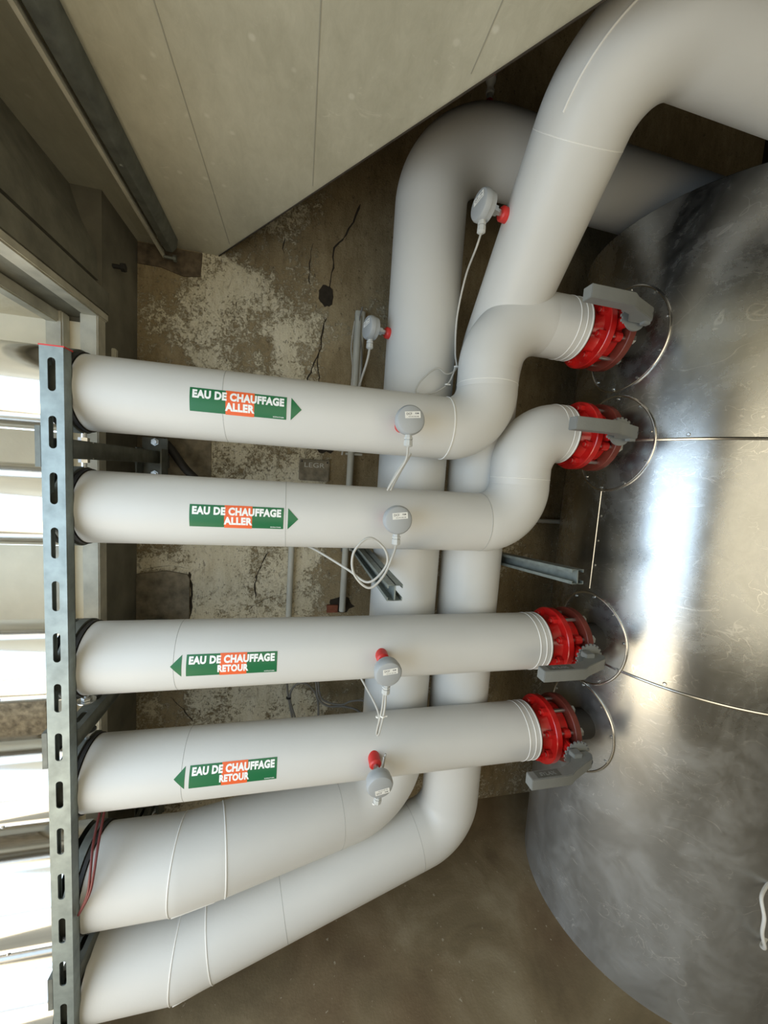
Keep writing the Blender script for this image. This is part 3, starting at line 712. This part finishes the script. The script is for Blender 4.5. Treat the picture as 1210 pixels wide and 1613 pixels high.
def arm(z):
    a = curve_fill([[(-.0205, 0), (.0205, 0), (.0205, .56), (-.0205, .56)]]+[slot_outline(.06+.10*k, .0065, .024) for k in range(5)], .0012)
    for v in a.verts: v.co = Vector((-.5325+v.co.x, 1.0+v.co.y, z+v.co.z))
    box(a, -.553, -.5505, 1.0, 1.56, z-.041, z); box(a, -.5145, -.512, 1.0, 1.56, z-.041, z)
    box(a, -.553, -.546, 1.0, 1.56, z-.043, z-.041); box(a, -.519, -.512, 1.0, 1.56, z-.043, z-.041)
    bmesh.ops.recalc_face_normals(a, faces=a.faces); ar = obj('arm', a, 'galvd', rack)
    bm = bmesh.new(); box(bm, -.575, -.490, 1.56, 1.568, z-.10, z+.05); box(bm, -.575, -.570, 1.50, 1.56, z-.085, z+.01)
    box(bm, -.495, -.490, 1.50, 1.56, z-.085, z+.01); box(bm, -.553, -.512, 1.568, WY, z-.06, z-.01)
    obj('wall_bracket', bm, 'galvd', ar)
    for dz in (.035, -.085): obj('bracket_bolt', L([(0, .014), (.003, .014), (.003, .010), (.012, .010)], (-.5325, 1.56, z+dz), (0, -1, 0), 6), 'zinc', ar)
    obj('side_plate', B(-.566, -.5555, .968, 1.0, z-.065, z+.025), 'galvd', ar)
    return ar
def clamp(z, r, yc, down):
    """split ring round the pipe, bolted to the arm"""
    c = obj('pipe_clamp', L([(-.011, r*.995), (-.011, r+.006), (.011, r+.006), (.011, r*.995)], (PX0-.026, yc, z), (1, 0, 0), 64), 'galvd', rack)
    s = -1 if down else 1
    z0 = z+s*(r+.004)
    obj('threaded_rod', T([(PX0-.0175, yc, z0), (PX0-.0175, yc, z0+s*.03)], .006, 10), 'zinc', c)
    bm = bmesh.new(); lathe(bm, [(.012, .012), (.021, .012)], (PX0-.0175, yc, z0), (0, 0, s), 6); lathe(bm, [(.022, .021), (.025, .021)], (PX0-.0175, yc, z0), (0, 0, s), 20)
    bmesh.ops.recalc_face_normals(bm, faces=bm.faces); obj('nut', bm, 'zinc', c)
arm(.036); arm(-.680); arm(-1.345)
clamp(Z1, R1*1.02, YP, True); clamp(Z2, R1*1.02, YP, False); clamp(Z3, R1*1.02, YP, True); clamp(Z4, R1*1.02, YP, False)
clamp(-1.205, r5*1.01, 1.12, True); clamp(-1.485, r6*1.01, 1.10, False)
w = thing('red_wire_pair', 'two thin dark red wires hanging by the post over the thick lower pipe', 'wire', (-.52, 1.0, -1.05))
for k in (0, 1):
    obj('wire', T(spline([(-.50+.01*k, 1.10, -.95), (-.486+.012*k, 1.02, -1.0), (-.478+.008*k, .985, -1.06), (-.482+.004*k, .98, -1.11), (-.505, .985, -1.17)]), .0032, 8), 'wirered', w)
tag(obj('black_hose', T(spline([(-.52, 1.60, .08), (-.49, 1.60, .05), (-.44, 1.60, -.02), (-.38, 1.61, -.09), (-.34, 1.62, -.2)]), .016, 12), 'black'), 'black hose slanting down the wall behind the second pipe', 'hose')

# ------------------------------------------------------------------ wall rails, conduits, boxes
def rail(label, a, b):
    a = Vector(a); b = Vector(b); d = (b-a).normalized(); u, w_ = frame_of(d)      # u is up
    side = w_ if w_.x > 0 else -w_
    t = thing('mounting_rail', label, 'rail', b, 'rails sticking out of the wall')
    h = .021; L_ = (b-a).length
    bm = bmesh.new()
    prism(bm, [(-.0015, -h), (.0015, -h), (.0015, h), (-.0015, h)], a, side, u, d, L_)
    for s in (-1, 1):
        for q in (-1, 1):
            prism(bm, [(0, s*h), (q*.020, s*h), (q*.020, s*(h-.009)), (q*.0175, s*(h-.009)), (q*.0175, s*(h-.0025)), (0, s*(h-.0025))], a, side, u, d, L_)
    bmesh.ops.recalc_face_normals(bm, faces=bm.faces); obj('channel', bm, 'galv', t)
    obj('base_plate', PR([(-.04, -.06), (.04, -.06), (.04, .06), (-.04, .06)], b-d*.006, side, u, d, .006), 'galvd', t)
    for s in (-1, 1): obj('plate_bolt', L([(0, .009), (.008, .009)], b-d*.006+u*s*.045, -d, 6), 'zinc', t)
rail('galvanised rail end below the looped cable, left of the two vertical pipes', (.246, .88, -.290), (.235, 1.655, -.290))
rail('galvanised rail sticking out between the right vertical pipe and the tank', (.774, .875, -.245), (.745, 1.655, -.318))
t = thing('conduit', 'grey plastic conduit on the wall beside the left vertical pipe, cables from its top', 'conduit', (.215, 1.63, -.6), 'wall conduits')
obj('tube', T([(.213, 1.63, -.62), (.213, 1.63, .66)], [.0145, .0145], 20), 'conduit', t)
obj('cover', PR([(-.012, 0), (.030, 0), (.030, -.024), (.024, -.03), (-.006, -.03), (-.012, -.024)], (.211, 1.657, .30), (1, 0, 0), (0, 1, 0), (0, 0, 1), .385), 'conduit', t)
obj('cable', T(spline([(.222, 1.60, .69), (.215, 1.62, .63), (.232, 1.622, .52), (.236, 1.61, .4)]), .003, 8), 'cabled', t)
obj('saddle', B(.19, .262, 1.628, 1.658, .083, .092), 'conduit', t)
t = thing('conduit', 'thin grey conduit running down the wall between second and third pipes', 'conduit', (-.027, 1.64, -.6), 'wall conduits')
obj('tube', T([(-.022, 1.64, -.70), (-.022, 1.64, -.20)], .0125, 20), 'conduit', t)
t = thing('junction_plate', 'grey plate with raised letters peeping over the second pipe', 'plate', (.06, 1.65, .03))
obj('plate', B(-.005, .125, 1.645, 1.659, -.04, .052, bev=.004), 'patch', t)
b = text_bm('LEGR', .085, .020, .0, .02)
for v in b.verts: v.co = Vector((v.co.x+.06, 1.6448-(v.co.z)*.02, v.co.y+.028))
obj('raised_lettering', b, 'conduit', t)
for x in (.006, .114): obj('screw', L([(0, .004), (.002, .003)], (x, 1.645, .042), (0, -1, 0), 8), 'black', t)
c = thing('cable_bundle', 'grey cables looped on the wall between the third and fourth pipes', 'cable', (.05, 1.62, -.8))
obj('cable', T(spline([(.03, 1.58, -1.10), (.0, 1.58, -1.0), (.01, 1.58, -.945), (.045, 1.58, -.925), (.085, 1.58, -.945), (.118, 1.58, -1.0), (.128, 1.58, -1.09)]), .0045, 8), 'cabled', c)
obj('cable', T(spline([(-.018, 1.58, -.90), (-.012, 1.58, -.96), (.0, 1.58, -1.02), (.016, 1.58, -1.10)]), .0045, 8), 'cabled', c)
obj('cable', T(spline([(.106, 1.59, -.82), (.11, 1.58, -.93), (.125, 1.57, -1.0), (.17, 1.56, -1.03), (.234, 1.55, -1.03), (.30, 1.53, -1.045), (.35, 1.5, -1.10)]), .0045, 8), 'cabled', c)
obj('cable', T(spline([(.114, 1.59, -.82), (.119, 1.58, -.93), (.135, 1.57, -.995), (.18, 1.56, -1.018), (.23, 1.55, -1.02), (.27, 1.54, -1.0), (.33, 1.50, -.985), (.39, 1.40, -1.0)]), .0040, 8), 'cabled', c)
obj('cable_tie', L([(-.003, .011), (.003, .011)], (-.006, 1.58, -.99), (0, 0, 1), 10), 'black', c)
tag(obj('water_pipe', T([(.86, 1.63, -.17), (1.3, 1.63, -.17)], .011, 12), 'conduit'), 'thin horizontal pipe on the dark wall just left of the tank', 'pipe')
t = thing('fixing_lug', 'small grey metal lug showing above the third pipe near the corner', 'bracket', (-.56, 1.62, -.68))
obj('lug_plate', B(-.60, -.50, 1.60, 1.656, -.66, -.648, bev=.004), 'galv', t)

tag(obj('hanging_loop', T(spline([(1.407, .70, -1.121), (1.347, 0.680, -1.131), (1.333, 0.660, -1.169), (1.337, 0.660, -1.220), (1.358, 0.660, -1.271), (1.384, 0.680, -1.300), (1.444, .70, -1.310)]), .0045, 10), 'label'), 'pale cable loop on the tank at the right edge of the view', 'cable')

# drain valve on top of the left vertical pipe's bend
t = thing('air_vent_valve', 'small chrome ball valve with red lever on top of the left bend', 'valve', (.565, 1.28, 1.22))
obj('red_base', L([(-.03, .016), (.02, .016), (.02, .012), (.03, .012)], (.565, 1.28, 1.245), (0, 0, 1), 16), 'redcap', t)
obj('body', L([(.03, .010), (.05, .010), (.052, .014), (.062, .014), (.064, .010), (.08, .012), (.09, .017), (.105, .017), (.115, .010), (.14, .010)], (.565, 1.28, 1.245), (0, 0, 1), 12), 'gland', t)
obj('handle', T(spline([(.565, 1.262, 1.34), (.572, 1.25, 1.37), (.578, 1.25, 1.45)]), .006, 8), 'redcap', t)
print('objects', len(bpy.data.objects))
for o in bpy.data.objects:
    if '_g' in o.keys(): del o['_g']
